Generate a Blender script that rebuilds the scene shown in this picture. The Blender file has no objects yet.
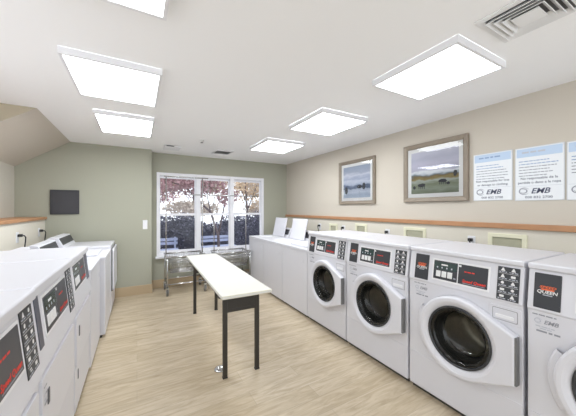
import bpy, bmesh, math, random
from mathutils import Vector, Matrix
PI = math.pi
R = math.radians
scene = bpy.context.scene
COL = scene.collection
random.seed(7)

# ------------------------------------------------------------------ materials
def mat(name, col, rough=.5, metal=0., spec=.5, emit=None, estr=0., bump=None, noise=None, coat=0.):
    m = bpy.data.materials.new(name); m.use_nodes = True
    nt = m.node_tree; b = nt.nodes['Principled BSDF']
    b.inputs['Base Color'].default_value = (*col, 1)
    b.inputs['Roughness'].default_value = rough
    b.inputs['Metallic'].default_value = metal
    b.inputs['Specular IOR Level'].default_value = spec
    b.inputs['Coat Weight'].default_value = coat
    if emit:
        b.inputs['Emission Color'].default_value = (*emit, 1)
        b.inputs['Emission Strength'].default_value = estr
    if noise:                                       # (scale, amount): gentle colour variation
        tc = nt.nodes.new('ShaderNodeTexCoord'); n = nt.nodes.new('ShaderNodeTexNoise')
        n.inputs['Scale'].default_value = noise[0]; n.inputs['Detail'].default_value = 4
        nt.links.new(tc.outputs['Object'], n.inputs['Vector'])
        mx = nt.nodes.new('ShaderNodeMix'); mx.data_type = 'RGBA'
        a = noise[1]
        mx.inputs['A'].default_value = (*[max(0, c*(1-a)) for c in col], 1)
        mx.inputs['B'].default_value = (*[min(1, c*(1+a)) for c in col], 1)
        nt.links.new(n.outputs['Fac'], mx.inputs['Factor'])
        nt.links.new(mx.outputs['Result'], b.inputs['Base Color'])
    if bump:
        tc = nt.nodes.new('ShaderNodeTexCoord'); n = nt.nodes.new('ShaderNodeTexNoise')
        n.inputs['Scale'].default_value = bump[0]; n.inputs['Detail'].default_value = 3
        nt.links.new(tc.outputs['Object'], n.inputs['Vector'])
        bp = nt.nodes.new('ShaderNodeBump'); bp.inputs['Strength'].default_value = bump[1]; bp.inputs['Distance'].default_value = .004
        nt.links.new(n.outputs['Fac'], bp.inputs['Height']); nt.links.new(bp.outputs['Normal'], b.inputs['Normal'])
    return m

M = {}
M['ceiling'] = mat('ceiling_paint', (.92, .92, .92), .9, bump=(180, .06))
M['cream_wall'] = mat('cream_wall_paint', (.58, .53, .455), .85, bump=(120, .08), noise=(1.5, .02))
M['left_wall'] = mat('left_wall_paint', (.60, .57, .50), .85, bump=(120, .08))
M['lower_wall'] = mat('pale_lower_wall_paint', (.70, .66, .57), .85, bump=(120, .08))
M['sage_wall'] = mat('sage_wall_paint', (.395, .395, .32), .85, bump=(120, .08), noise=(1.2, .03))
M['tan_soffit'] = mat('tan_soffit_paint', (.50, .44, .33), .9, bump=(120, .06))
M['white'] = mat('white_enamel', (.69, .69, .735), .32, noise=(3, .012))
M['white2'] = mat('white_enamel_lower', (.665, .665, .71), .36)
M['trimwhite'] = mat('white_trim_paint', (.82, .82, .86), .4)
M['plastic'] = mat('white_plastic', (.80, .80, .82), .4)
M['cream_plastic'] = mat('cream_plastic', (.78, .76, .58), .5)
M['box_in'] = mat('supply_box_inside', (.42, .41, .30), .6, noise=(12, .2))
M['panel'] = mat('charcoal_panel', (.036, .038, .045), .42)
M['panel_blue'] = mat('slate_panel', (.10, .105, .14), .35)  # slate for badges; on the end strip, a bluish reflection put into the colour
M['panel_slate'] = mat('slate_display', (.060, .064, .078), .35)
M['lcd'] = mat('dark_lcd', (.045, .07, .07), .15)
M['red'] = mat('red_print', (.75, .045, .03), .5)
M['orange'] = mat('orange_print', (.80, .14, .04), .5)
M['ink_white'] = mat('white_print', (.78, .78, .78), .5)
M['ink_grey'] = mat('grey_print', (.30, .31, .35), .6)
M['ink_light'] = mat('light_grey_print', (.50, .52, .58), .6)
M['ink_navy'] = mat('navy_print', (.06, .07, .12), .6)
M['ink_blue'] = mat('blue_print', (.26, .36, .55), .6)
M['black'] = mat('black_plastic', (.012, .012, .013), .45)
M['rubber'] = mat('black_rubber', (.015, .015, .016), .6)
M['ring'] = mat('dark_grey_ring', (.035, .037, .042), .25)
M['handle'] = mat('grey_handle', (.16, .16, .16), .4)
M['slot'] = mat('slot_shadow_grey', (.13, .13, .14), .6)
M['steel'] = mat('brushed_steel', (.55, .54, .51), .30, 1.0, noise=(30, .12))
M['drum'] = mat('drum_steel', (.58, .55, .48), .45, .7, noise=(40, .2))
M['chrome'] = mat('chrome_wire', (.62, .62, .62), .22, 1.0)
M['groove'] = mat('grey_seam', (.36, .36, .38), .6)
M['kick'] = mat('dark_base', (.06, .055, .05), .7, noise=(14, .5))
M['wood'] = mat('honey_wood_rail', (.46, .235, .115), .45, noise=(9, .18))
M['base_tan'] = mat('tan_baseboard', (.47, .36, .23), .6, noise=(4, .06))
M['frame'] = mat('taupe_wood_frame', (.25, .205, .155), .45, noise=(18, .16))
M['mat'] = mat('white_mat_board', (.85, .85, .84), .8)
M['table'] = mat('cream_laminate', (.66, .63, .51), .32, noise=(5, .02))
M['table_edge'] = mat('cream_edge_band', (.68, .67, .62), .4)
M['tleg'] = mat('dark_bronze_steel', (.028, .024, .019), .45)
M['slate'] = mat('slate_board', (.050, .049, .056), .6, noise=(8, .10))
M['paper'] = mat('white_poster', (.80, .82, .84), .5)
M['header'] = mat('pale_blue_header', (.50, .62, .78), .5)
M['clip'] = mat('clear_grey_holder', (.62, .64, .66), .3)
M['vent'] = mat('white_vent_metal', (.80, .80, .80), .5)
M['vent_dark'] = mat('vent_dark', (.14, .14, .14), .8)
for k in (3, 4, 5, 11, 12, 19): M['lamp%d' % k] = mat('lit_diffuser', (.9, .9, .9), .6, emit=(.925, .965, 1), estr=k)
M['hedge'] = mat('hedge_leaf', (.075, .077, .108), .7, noise=(3, .5))
M['hedge2'] = mat('hedge_leaf_pale', (.19, .19, .27), .7)
M['maple'] = mat('red_maple_leaf', (.42, .26, .27), .7, noise=(2, .35))
M['tanleaf'] = mat('tan_leaf', (.60, .45, .30), .7, noise=(2, .3))
M['paleleaf'] = mat('pale_tan_leaf', (.58, .50, .43), .8, noise=(1.2, .3))
M['bark'] = mat('grey_bark', (.14, .11, .115), .9, noise=(6, .3))
M['gravel'] = mat('gravel_ground', (.16, .15, .20), .9, noise=(9, .5))
M['bench'] = mat('weathered_blue_bench', (.36, .40, .55), .6, noise=(6, .15))

def glass_mat(name, tint, ior=1.45, rough=.0):
    m = bpy.data.materials.new(name); m.use_nodes = True
    nt = m.node_tree
    for n in list(nt.nodes): nt.nodes.remove(n)
    o = nt.nodes.new('ShaderNodeOutputMaterial'); mx = nt.nodes.new('ShaderNodeMixShader')
    t = nt.nodes.new('ShaderNodeBsdfTransparent'); t.inputs[0].default_value = (*tint, 1)
    g = nt.nodes.new('ShaderNodeBsdfGlossy'); g.inputs['Roughness'].default_value = rough
    f = nt.nodes.new('ShaderNodeFresnel'); f.inputs['IOR'].default_value = ior
    nt.links.new(f.outputs[0], mx.inputs[0]); nt.links.new(t.outputs[0], mx.inputs[1])
    nt.links.new(g.outputs[0], mx.inputs[2]); nt.links.new(mx.outputs[0], o.inputs[0])
    return m
M['window_glass'] = glass_mat('window_glass', (.96, .97, 1.0), 1.4)
M['pic_glass'] = glass_mat('picture_glass', (.97, .97, .97), 1.45)
M['porthole'] = glass_mat('porthole_glass', (.72, .72, .68), 1.5, .04)

def floor_mat():
    m = bpy.data.materials.new('oak_plank_floor'); m.use_nodes = True
    nt = m.node_tree; b = nt.nodes['Principled BSDF']
    L = nt.links.new
    tc = nt.nodes.new('ShaderNodeTexCoord')
    br = nt.nodes.new('ShaderNodeTexBrick')
    br.offset = .37; br.inputs['Scale'].default_value = 1
    br.inputs['Brick Width'].default_value = 1.2; br.inputs['Row Height'].default_value = .15
    br.inputs['Mortar Size'].default_value = .0012
    br.inputs['Color1'].default_value = (.485, .40, .285, 1); br.inputs['Color2'].default_value = (.56, .475, .36, 1)
    br.inputs['Mortar'].default_value = (.38, .32, .24, 1)
    L(tc.outputs['Object'], br.inputs['Vector'])
    mp = nt.nodes.new('ShaderNodeMapping'); mp.inputs['Scale'].default_value = (1.3, 9, 1)
    L(tc.outputs['Object'], mp.inputs['Vector'])
    n = nt.nodes.new('ShaderNodeTexNoise'); n.inputs['Scale'].default_value = 2.2; n.inputs['Detail'].default_value = 7; n.inputs['Roughness'].default_value = .65
    n.inputs['Distortion'].default_value = 1.2
    L(mp.outputs[0], n.inputs['Vector'])
    cr = nt.nodes.new('ShaderNodeValToRGB')
    cr.color_ramp.elements[0].position = .28; cr.color_ramp.elements[0].color = (.70, .65, .57, 1)
    cr.color_ramp.elements[1].position = .62; cr.color_ramp.elements[1].color = (1.06, 1.06, 1.05, 1)
    L(n.outputs['Fac'], cr.inputs[0])
    mx = nt.nodes.new('ShaderNodeMix'); mx.data_type = 'RGBA'; mx.blend_type = 'MULTIPLY'; mx.inputs['Factor'].default_value = 1
    L(br.outputs['Color'], mx.inputs['A']); L(cr.outputs['Color'], mx.inputs['B'])
    L(mx.outputs['Result'], b.inputs['Base Color'])
    b.inputs['Roughness'].default_value = .42
    return m
M['floor'] = floor_mat()

def print_mat(name, stops, dist=.12, scale=5):
    """a printed landscape: colour bands by height, wobbled by noise"""
    m = bpy.data.materials.new(name); m.use_nodes = True
    nt = m.node_tree; b = nt.nodes['Principled BSDF']; L = nt.links.new
    tc = nt.nodes.new('ShaderNodeTexCoord'); sx = nt.nodes.new('ShaderNodeSeparateXYZ')
    L(tc.outputs['Object'], sx.inputs[0])
    mp = nt.nodes.new('ShaderNodeMapping'); mp.inputs['Scale'].default_value = (1, 1, 3.2)
    L(tc.outputs['Object'], mp.inputs['Vector'])
    n = nt.nodes.new('ShaderNodeTexNoise'); n.inputs['Scale'].default_value = scale; n.inputs['Detail'].default_value = 6
    L(mp.outputs[0], n.inputs['Vector'])
    ma = nt.nodes.new('ShaderNodeMath'); ma.operation = 'MULTIPLY_ADD'; ma.inputs[1].default_value = dist; ma.inputs[2].default_value = -dist*.5
    L(n.outputs['Fac'], ma.inputs[0])
    ad = nt.nodes.new('ShaderNodeMath'); ad.operation = 'ADD'; L(ma.outputs[0], ad.inputs[0])
    mr = nt.nodes.new('ShaderNodeMapRange'); mr.inputs['From Min'].default_value = -.25; mr.inputs['From Max'].default_value = .25
    L(sx.outputs['Z'], ad.inputs[1]); L(ad.outputs[0], mr.inputs['Value'])
    cr = nt.nodes.new('ShaderNodeValToRGB')
    els = cr.color_ramp.elements
    while len(els) > 1: els.remove(els[-1])
    els[0].position, els[0].color = stops[0][0], (*stops[0][1], 1)
    for p, c in stops[1:]:
        e = els.new(p); e.color = (*c, 1)
    L(mr.outputs[0], cr.inputs[0]); L(cr.outputs[0], b.inputs['Base Color'])
    b.inputs['Roughness'].default_value = .7
    return m
M['print_meadow'] = print_mat('meadow_print', [(0, (.16, .18, .12)), (.12, (.30, .34, .27)), (.22, (.22, .25, .17)), (.30, (.44, .48, .44)), (.345, (.30, .24, .10)),
    (.40, (.22, .16, .07)), (.43, (.17, .22, .24)), (.47, (.60, .64, .70)), (.51, (.80, .82, .84)), (.55, (.50, .50, .60)), (.70, (.60, .59, .70)), (.82, (.53, .54, .64)), (1, (.66, .66, .75))], .10, 7)
M['print_lake'] = print_mat('lake_print', [(0, (.45, .52, .62)), (.10, (.36, .43, .54)), (.18, (.52, .57, .66)), (.27, (.40, .45, .55)), (.31, (.10, .14, .22)),
    (.38, (.16, .20, .30)), (.42, (.44, .50, .62)), (.52, (.62, .65, .74)), (.60, (.42, .47, .60)), (.72, (.66, .68, .76)), (.8, (.44, .48, .58)), (1, (.36, .42, .53))], .14, 6)
M['print_dark'] = mat('print_dark_ink', (.05, .055, .065), .7)

# ------------------------------------------------------------------ mesh builder
class MB:
    def __init__(s): s.bm = bmesh.new(); s.mats = []
    def mi(s, m):
        if m not in s.mats: s.mats.append(m)
        return s.mats.index(m)
    def merge(s, t, m, smooth=False):
        i = s.mi(m); mp = {}
        for v in t.verts: mp[v] = s.bm.verts.new(v.co)
        for f in t.faces:
            try:
                g = s.bm.faces.new([mp[v] for v in f.verts]); g.material_index = i; g.smooth = smooth or f.smooth
            except ValueError: pass
        t.free(); return s
    def box(s, a, b, m, bev=0., seg=2):
        t = bmesh.new(); bmesh.ops.create_cube(t, size=1)
        for v in t.verts: v.co = Vector([(a[i]+b[i])/2 + v.co[i]*(b[i]-a[i]) for i in range(3)])
        if bev: bmesh.ops.bevel(t, geom=t.edges[:], offset=bev, segments=seg, affect='EDGES', profile=.5)
        return s.merge(t, m)
    def face(s, pts, m):
        f = s.bm.faces.new([s.bm.verts.new(p) for p in pts]); f.material_index = s.mi(m); return s
    def strips(s, loops, m, smooth=True, closed=True, cap0=False, cap1=False):
        i = s.mi(m); rows = [[s.bm.verts.new(p) for p in l] for l in loops]; n = len(rows[0])
        for a, b in zip(rows, rows[1:]):
            for k in range(n if closed else n-1):
                q = (k+1) % n
                f = s.bm.faces.new((a[k], a[q], b[q], b[k])); f.material_index = i; f.smooth = smooth
        if cap0: f = s.bm.faces.new(rows[0][::-1]); f.material_index = i
        if cap1: f = s.bm.faces.new(rows[-1]); f.material_index = i
        return s
    def tube(s, pts, r, m, n=8, closed=False):
        pts = [Vector(p) for p in pts]; loops = []; N = len(pts); up = None
        for k, p in enumerate(pts):
            if closed: d = (pts[(k+1) % N]-pts[k-1]).normalized()
            else: d = (pts[min(k+1, N-1)]-pts[max(k-1, 0)]).normalized()
            if up is None: up = Vector((0, 0, 1)) if abs(d.z) < .9 else Vector((1, 0, 0))
            u = d.cross(up)
            if u.length < 1e-4: u = d.cross(Vector((0, 1, 0)))
            u.normalize(); w = u.cross(d).normalized(); up = w
            rr = r[k] if isinstance(r, (list, tuple)) else r
            loops.append([p+(u*math.cos(2*PI*j/n)+w*math.sin(2*PI*j/n))*rr for j in range(n)])
        if closed: loops.append(loops[0]); return s.strips(loops, m)
        return s.strips(loops, m, cap0=True, cap1=True)
    def lathe_y(s, prof, c, m, n=40, cap=False):
        """profile [(r, y)] turned about a y-directed axis through (c.x, *, c.z)"""
        loops = [[(c[0]+r*math.cos(2*PI*k/n), c[1]+y, c[2]+r*math.sin(2*PI*k/n)) for k in range(n)] for r, y in prof]
        return s.strips(loops, m, cap1=cap)
    def lathe_z(s, prof, c, m, n=24, cap0=False, cap1=False):
        loops = [[(c[0]+r*math.cos(2*PI*k/n), c[1]+r*math.sin(2*PI*k/n), c[2]+z) for k in range(n)] for r, z in prof]
        return s.strips(loops, m, cap0=cap0, cap1=cap1)
    def prism_x(s, poly, x0, x1, m, bev=0., skip=()):
        t = bmesh.new()
        A = [t.verts.new((x0, y, z)) for y, z in poly]; B = [t.verts.new((x1, y, z)) for y, z in poly]
        n = len(poly); t.faces.new(A); t.faces.new(B[::-1])
        for k in range(n):
            if k in skip: continue
            q = (k+1) % n; t.faces.new((A[k], B[k], B[q], A[q]))
        bmesh.ops.recalc_face_normals(t, faces=t.faces[:])
        if bev: bmesh.ops.bevel(t, geom=[e for e in t.edges if len(e.link_faces) == 2], offset=bev, segments=2, affect='EDGES', profile=.5)
        return s.merge(t, m)
    def holed(s, outer, inner, m):
        t = bmesh.new(); es = []
        for lp in (outer, inner):
            vs = [t.verts.new(p) for p in lp]
            for a, b in zip(vs, vs[1:]+vs[:1]): es.append(t.edges.new((a, b)))
        bmesh.ops.triangle_fill(t, use_beauty=True, use_dissolve=False, edges=es)
        return s.merge(t, m)
    # flat marks on a plane: frame = (origin, U, V); n lifts them off the surface
    def rect(s, fr, u0, v0, u1, v1, m, n=.0006):
        O, U, V = fr; N = U.cross(V)
        return s.face([O+U*u+V*v+N*n for u, v in ((u0, v0), (u1, v0), (u1, v1), (u0, v1))], m)
    def poly(s, fr, pts, m, n=.0006):
        O, U, V = fr; N = U.cross(V)
        return s.face([O+U*u+V*v+N*n for u, v in pts], m)
    def slab(s, fr, u0, v0, u1, v1, d, m, r=.0):
        """a thin plate standing d off the plane, with round corners"""
        O, U, V = fr; N = U.cross(V); pts = []
        if r:
            for cx, cy, a0 in ((u1-r, v1-r, 0), (u0+r, v1-r, 90), (u0+r, v0+r, 180), (u1-r, v0+r, 270)):
                for k in range(4): a = R(a0+30*k); pts.append((cx+r*math.cos(a), cy+r*math.sin(a)))
        else: pts = [(u1, v1), (u0, v1), (u0, v0), (u1, v0)]
        e = min(d*.5, .002)
        lo = [O+U*u+V*v-N*.002 for u, v in pts]; mid = [O+U*u+V*v+N*(d-e) for u, v in pts]
        cu, cv = (u0+u1)/2, (v0+v1)/2
        hi = [O+U*(u-(e if u > cu else -e))+V*(v-(e if v > cv else -e))+N*d for u, v in pts]
        return s.strips([lo, mid, hi], m, smooth=False, cap0=True, cap1=True)
    def text(s, fr, txt, u, v, size, m, n=.0007, align='CENTER', bold=0., shear=0., sx=1.):
        O, U, V = fr; N = U.cross(V)
        verts, faces, w = text_geo(txt, bold, shear)
        off = {'CENTER': -w/2, 'LEFT': 0, 'RIGHT': -w}[align]
        vs = [s.bm.verts.new(O+U*(u+(x+off)*size*sx)+V*(v+y*size)+N*n) for x, y in verts]
        i = s.mi(m)
        for f in faces:
            try: g = s.bm.faces.new([vs[k] for k in f]); g.material_index = i
            except ValueError: pass
        return s
    def words(s, fr, u0, u1, v, h, m, rnd, n=.0006, fill=1.):
        """a line of print too small to read: word-shaped dashes"""
        u = u0; end = u0+(u1-u0)*fill
        while u < end-h:
            w = min(rnd.uniform(1.2, 5)*h, end-u)
            s.rect(fr, u, v, u+w, v+h, m, n); u += w+h*.7
        return s
    def build(s, name, parent=None, loc=None, rotz=0, bevel=0., recalc=True):
        if recalc: bmesh.ops.recalc_face_normals(s.bm, faces=s.bm.faces[:])
        me = bpy.data.meshes.new(name); s.bm.to_mesh(me); s.bm.free()
        for m in s.mats: me.materials.append(m)
        o = bpy.data.objects.new(name, me); COL.objects.link(o)
        if parent: o.parent = parent
        if loc: o.location = loc
        o.rotation_euler.z = rotz
        if bevel:
            b = o.modifiers.new('bevel', 'BEVEL'); b.width = bevel; b.segments = 2; b.limit_method = 'ANGLE'; b.angle_limit = R(40)
        return o

_tc = {}
def text_geo(txt, bold, shear):
    k = (txt, bold, shear)
    if k not in _tc:
        c = bpy.data.curves.new('t', 'FONT'); c.body = txt; c.size = 1; c.offset = bold; c.shear = shear; c.resolution_u = 2
        o = bpy.data.objects.new('t', c); COL.objects.link(o)
        dg = bpy.context.evaluated_depsgraph_get(); dg.update()
        me = o.evaluated_get(dg).to_mesh()
        vs = [(v.co.x, v.co.y) for v in me.vertices]; fs = [tuple(p.vertices) for p in me.polygons]
        o.evaluated_get(dg).to_mesh_clear(); bpy.data.objects.remove(o); bpy.data.curves.remove(c)
        w = max(v[0] for v in vs)
        _tc[k] = (vs, fs, w)
    return _tc[k]

def thing(name, label, cat, loc=(0, 0, 0), rotz=0, group=None):
    o = bpy.data.objects.new(name, None); COL.objects.link(o); o.empty_display_size = .1
    o.location = loc; o.rotation_euler.z = rotz
    return tag(o, label, cat, group)
def tag(o, label, cat, group=None):
    o['label'] = label; o['category'] = cat
    if group: o['group'] = group
    return o
def struct(o): o['kind'] = 'structure'; return o
def dup(root, loc, rotz=None, label=None, group=None):
    r = root.copy(); COL.objects.link(r); r.location = loc
    if rotz is not None: r.rotation_euler.z = rotz
    if label: r['label'] = label
    if group: r['group'] = group
    for ch in list(root.children):
        c = ch.copy(); COL.objects.link(c); c.parent = r
        for g in list(ch.children):
            d = g.copy(); COL.objects.link(d); d.parent = c
    return r
X, Y, Z = Vector((1, 0, 0)), Vector((0, 1, 0)), Vector((0, 0, 1))
def FR(o, v=None):                                   # front-facing frame (looks along local -y)
    return (Vector(o), X, Z if v is None else Vector(v).normalized())

# ------------------------------------------------------------------ the room
H = 2.41; XR = 2.95; XL = -1.47; YB = 5.30; YO = 5.06; YF = -1.8; XK = -1.137
WX0, WX1, WZ0, WZ1 = .313, 2.37, .56, 2.055
m = MB(); m.box((XL-.15, YF-.1, -.1), (XR+.15, YB+.15, 0), M['floor']); struct(m.build('floor'))
m = MB(); m.box((XL-.15, YF-.1, H), (XR+.15, YB+.15, H+.1), M['ceiling']); struct(m.build('ceiling'))
m = MB(); m.box((XR, YF-.1, 0), (XR+.12, YB+.15, H), M['cream_wall'])
struct(m.build('wall_right'))
m = MB()
m.box((.215, YB, 0), (WX0, YB+.15, H), M['sage_wall']); m.box((WX1, YB, 0), (XR, YB+.15, H), M['sage_wall'])
m.box((WX0, YB, 0), (WX1, YB+.15, WZ0), M['sage_wall']); m.box((WX0, YB, WZ1), (WX1, YB+.15, H), M['sage_wall'])
m.box((XL, YO, 0), (.215, YB+.15, H), M['sage_wall'])
struct(m.build('wall_back'))
m = MB(); m.box((XL-.12, 2.6, 0), (XL, YB+.15, H), M['left_wall'])
m.box((XL, YF, 0), (XK-.012, YO, 1.262), M['lower_wall'])
struct(m.build('wall_left'))
m = MB()                                             # sloping soffit in the far left corner
m.face([(-.862, 3.52, H), (-.862, YO, H), (XL, YO, 2.0), (XL, 3.52, 2.0)], M['cream_wall'])
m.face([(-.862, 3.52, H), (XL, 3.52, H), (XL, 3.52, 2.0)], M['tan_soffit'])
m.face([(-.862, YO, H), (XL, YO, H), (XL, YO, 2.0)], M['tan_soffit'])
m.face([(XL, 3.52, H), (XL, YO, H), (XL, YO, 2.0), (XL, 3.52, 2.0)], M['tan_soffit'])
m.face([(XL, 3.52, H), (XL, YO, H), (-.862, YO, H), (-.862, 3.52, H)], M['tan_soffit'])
struct(m.build('trim_1'))['label'] = 'sloping cream soffit in the far left corner'
# baseboards and wooden rails
def board(nm, a, b, mt, bev=.004):
    m = MB(); m.box(a, b, mt, bev); return struct(m.build(nm))
board('baseboard_back', (XK, YO-.012, 0), (.227, YO-.0005, .15), M['base_tan'])
board('baseboard_alcove', (.2275, YB-.012, 0), (XR-.013, YB-.0005, .15), M['base_tan'])
board('baseboard_return', (.2155, YO, 0), (.227, YB-.0125, .15), M['base_tan'])
board('baseboard_right', (XR-.012, YF+.01, 0), (XR-.0005, YB-.013, .15), M['base_tan'])
board('trim_2', (XR-.035, YF+.01, 1.235), (XR-.0005, YB-.005, 1.284), M['wood'], .005)
board('trim_3', (XL+.0005, YF+.01, 1.263), (XK+.012, YO-.005, 1.300), M['wood'], .005)
m = MB(); m.box((XR-.006, YF+.01, .151), (XR-.0005, YB-.001, 1.234), M['lower_wall']); struct(m.build('trim_4'))

# window: three double-hung units
root = bpy.data.objects.new('window_1', None); COL.objects.link(root); struct(root); root['label'] = 'triple white-framed window in the alcove wall'
y0, y1 = YB-.015, YB+.10
m = MB()
m.box((WX0-.010, y0, WZ0-.008), (WX0+.036, y1, WZ1+.010), M['trimwhite'], .003); m.box((WX1-.042, y0, WZ0-.008), (WX1+.010, y1, WZ1+.010), M['trimwhite'], .003)
m.box((WX0+.02, y0+.001, WZ1-.045), (WX1-.02, y1-.002, WZ1+.009), M['trimwhite'], .003); m.box((WX0+.02, y0+.001, WZ0-.007), (WX1-.02, y1-.002, WZ0+.05), M['trimwhite'], .003)
muls = [(.980, 1.058), (1.640, 1.718)]
for a, b in muls: m.box((a, y0-.002, WZ0), (b, y1-.001, WZ1-.001), M['trimwhite'], .004)
struct(m.build('window_frame', root))
panes = [(WX0+.036, .980), (1.058, 1.640), (1.718, WX1-.042)]
for a, b in panes:
    for zz0, zz1, yy in ((WZ0+.05, 1.325, YB+.045), (1.285, WZ1-.045, YB+.075)):
        m = MB(); w = .017
        m.box((a, yy-.014, zz0), (a+w, yy+.014, zz1), M['trimwhite']); m.box((b-w, yy-.014, zz0), (b, yy+.014, zz1), M['trimwhite'])
        m.box((a+w, yy-.0139, zz0), (b-w, yy+.0139, zz0+.042), M['trimwhite']); m.box((a+w, yy-.0138, zz1-.04), (b-w, yy+.0138, zz1), M['trimwhite'])
        struct(m.build('window_sash', root))
        m = MB(); m.face([(a+w, yy, zz0+.04), (b-w, yy, zz0+.04), (b-w, yy, zz1-.038), (a+w, yy, zz1-.038)], M['window_glass'])
        struct(m.build('window_pane', root))
m = MB(); m.box((WX0-.03, YB-.075, WZ0-.03), (WX1+.03, YB+.02, WZ0+.004), M['trimwhite'], .006); struct(m.build('window_sill', root))

# ------------------------------------------------------------------ ceiling lights, vents
def ceiling_light(x0, x1, ya, yb, label, power):
    cx, cy = (x0+x1)/2, (ya+yb)/2; a, b = (x1-x0)/2, (yb-ya)/2
    t = thing('ceiling_light', label, 'light', (cx, cy, H), 0, 'lit ceiling panels')
    m = MB(); w = .018; d = .045
    def lp(o, z): return [(-a-o, -b-o, z), (a+o, -b-o, z), (a+o, b+o, z), (-a-o, b+o, z)]
    m.strips([lp(0, -.0005), lp(0, -d), lp(-w, -d), lp(-w, -d+.004)], M['plastic'], smooth=False)
    m.build('light_frame', t)
    m = MB(); m.box((-a+w, -b+w, -d+.004), (a-w, b-w, -d+.010), M['lamp%d' % power]); m.build('diffuser', t)
s = (H-.045-1.42)/(H-1.42)
for x0, x1, ya, yb, pw, lab in (
    (-.45, .135, .93, 1.55, 3, 'square lit ceiling panel cut off by the top edge, over the left dryers'),
    (-.44, .165, 2.20, 2.93, 5, 'square lit ceiling panel, middle of the three in the left row'),
    (-.40, .175, 3.42, 4.20, 19, 'square lit ceiling panel of the left row nearest the green wall'),
    (1.66, 2.26, .89, 1.56, 4, 'large lit ceiling panel beside the square louvred air vent'),
    (1.66, 2.30, 2.22, 2.92, 11, 'lit ceiling panel in the middle of the row over the right washers'),
    (1.66, 2.31, 3.55, 4.27, 12, 'small-looking lit ceiling panel of the right row nearest the window')):
    ceiling_light(x0*s, x1*s, ya*s, yb*s, lab, pw)
t = thing('air_vent', 'square white louvred ceiling vent at the top right corner', 'vent', (1.735, .585, H))
m = MB(); a = .17
def sq(h, z): return [(-h, -h, z), (h, -h, z), (h, h, z), (-h, h, z)]
m.strips([sq(a, -.001), sq(a, -.008), sq(a-.03, -.010), sq(a-.03, -.001)], M['vent'], smooth=False); m.build('vent_frame', t)
m = MB(); m.face(sq(a-.03, -.0015), M['vent_dark']); m.build('vent_backing', t)
for h in (.138, .112, .086):
    m = MB(); m.strips([sq(h-.024, -.003), sq(h-.003, -.026), sq(h-.001, -.024), sq(h-.022, -.002)], M['vent'], smooth=False); m.build('louvre_ring', t)
m = MB(); m.box((-.056, -.056, -.024), (.056, .056, -.018), M['vent'], .002); m.build('centre_plate', t)

def small_vent(x0, x1, ya, yb, label):
    t = thing('air_vent', label, 'vent', ((x0+x1)/2, (ya+yb)/2, H)); a, b = (x1-x0)/2, (yb-ya)/2
    m = MB()
    lp = lambda o, z: [(-a+o, -b+o, z), (a-o, -b+o, z), (a-o, b-o, z), (-a+o, b-o, z)]
    m.strips([lp(0, -.001), lp(0, -.014), lp(.03, -.016), lp(.03, -.001)], M['vent'], smooth=False); m.build('vent_frame', t)
    m = MB(); m.face(lp(.03, -.002), M['slot']); m.build('vent_backing', t)
    m = MB(); n = 6
    for k in range(n):
        yy = -b+.03+(k+.5)*(2*b-.06)/n
        m.face([(-a+.03, yy-.012, -.014), (a-.03, yy-.012, -.014), (a-.03, yy+.010, -.004), (-a+.03, yy+.010, -.004)], M['vent'])
    m.build('vent_slats', t)
small_vent(1.15, 1.46, 4.50, 4.82, 'flat white ceiling register above the window')
t = thing('exhaust_grille', 'small white box-like ceiling grille above the wall corner', 'vent', (.49, 4.68, H))
m = MB(); m.box((-.12, -.13, -.03), (.12, .13, -.001), M['plastic'], .006); m.build('housing', t)
m = MB(); m.box((-.09, -.135, -.022), (.02, -.1295, -.008), M['slot']); m.build('slot', t)
t = thing('ceiling_sprinkler', 'tiny round ceiling sprinkler head between the light rows', 'sprinkler', (.82, 4.0, H))
m = MB(); m.lathe_z([(.035, 0), (.034, -.008), (.014, -.012), (.012, -.03)], (0, 0, -.0005), M['vent'], 20, cap1=True); m.build('escutcheon', t)
m = MB(); m.lathe_z([(.012, -.03), (.02, -.036), (.02, -.039)], (0, 0, 0), M['slot'], 16, cap0=True, cap1=True); m.build('deflector', t)

# ------------------------------------------------------------------ control panel graphics
def badge(fr, u0, v0, u1, v1, part_parent, mt='panel'):
    m = MB(); m.slab(fr, u0, v0, u1, v1, .003, M[mt], .004)
    if mt == 'panel':
        c = (u0+u1)/2; w = u1-u0; v = v0+(v1-v0)*.47; n = .0038
        m.text(fr, 'SPEED', c+w*.02, v+w*.20, w*.15, M['orange'], n, bold=.03, shear=.2, sx=1.5)
        m.poly(fr, [(c-w*.24, v+w*.10), (c+w*.24, v+w*.10), (c+w*.27, v+w*.17), (c-w*.21, v+w*.17)], M['orange'], n)
        m.text(fr, 'QUEEN', c, v-w*.06, w*.22, M['ink_white'], n+.0003, bold=.02, shear=.15, sx=1.05)
        m.rect(fr, c-w*.16, v-w*.15, c+w*.2, v-w*.11, M['ink_light'], n)
    return m.build('badge_panel', part_parent)
def brand(m, fr, u, v, size, mt=None, n=.0046):
    m.text(fr, 'Speed Queen', u, v, size, mt or M['red'], n, 'RIGHT', bold=.03, shear=.25)
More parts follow.
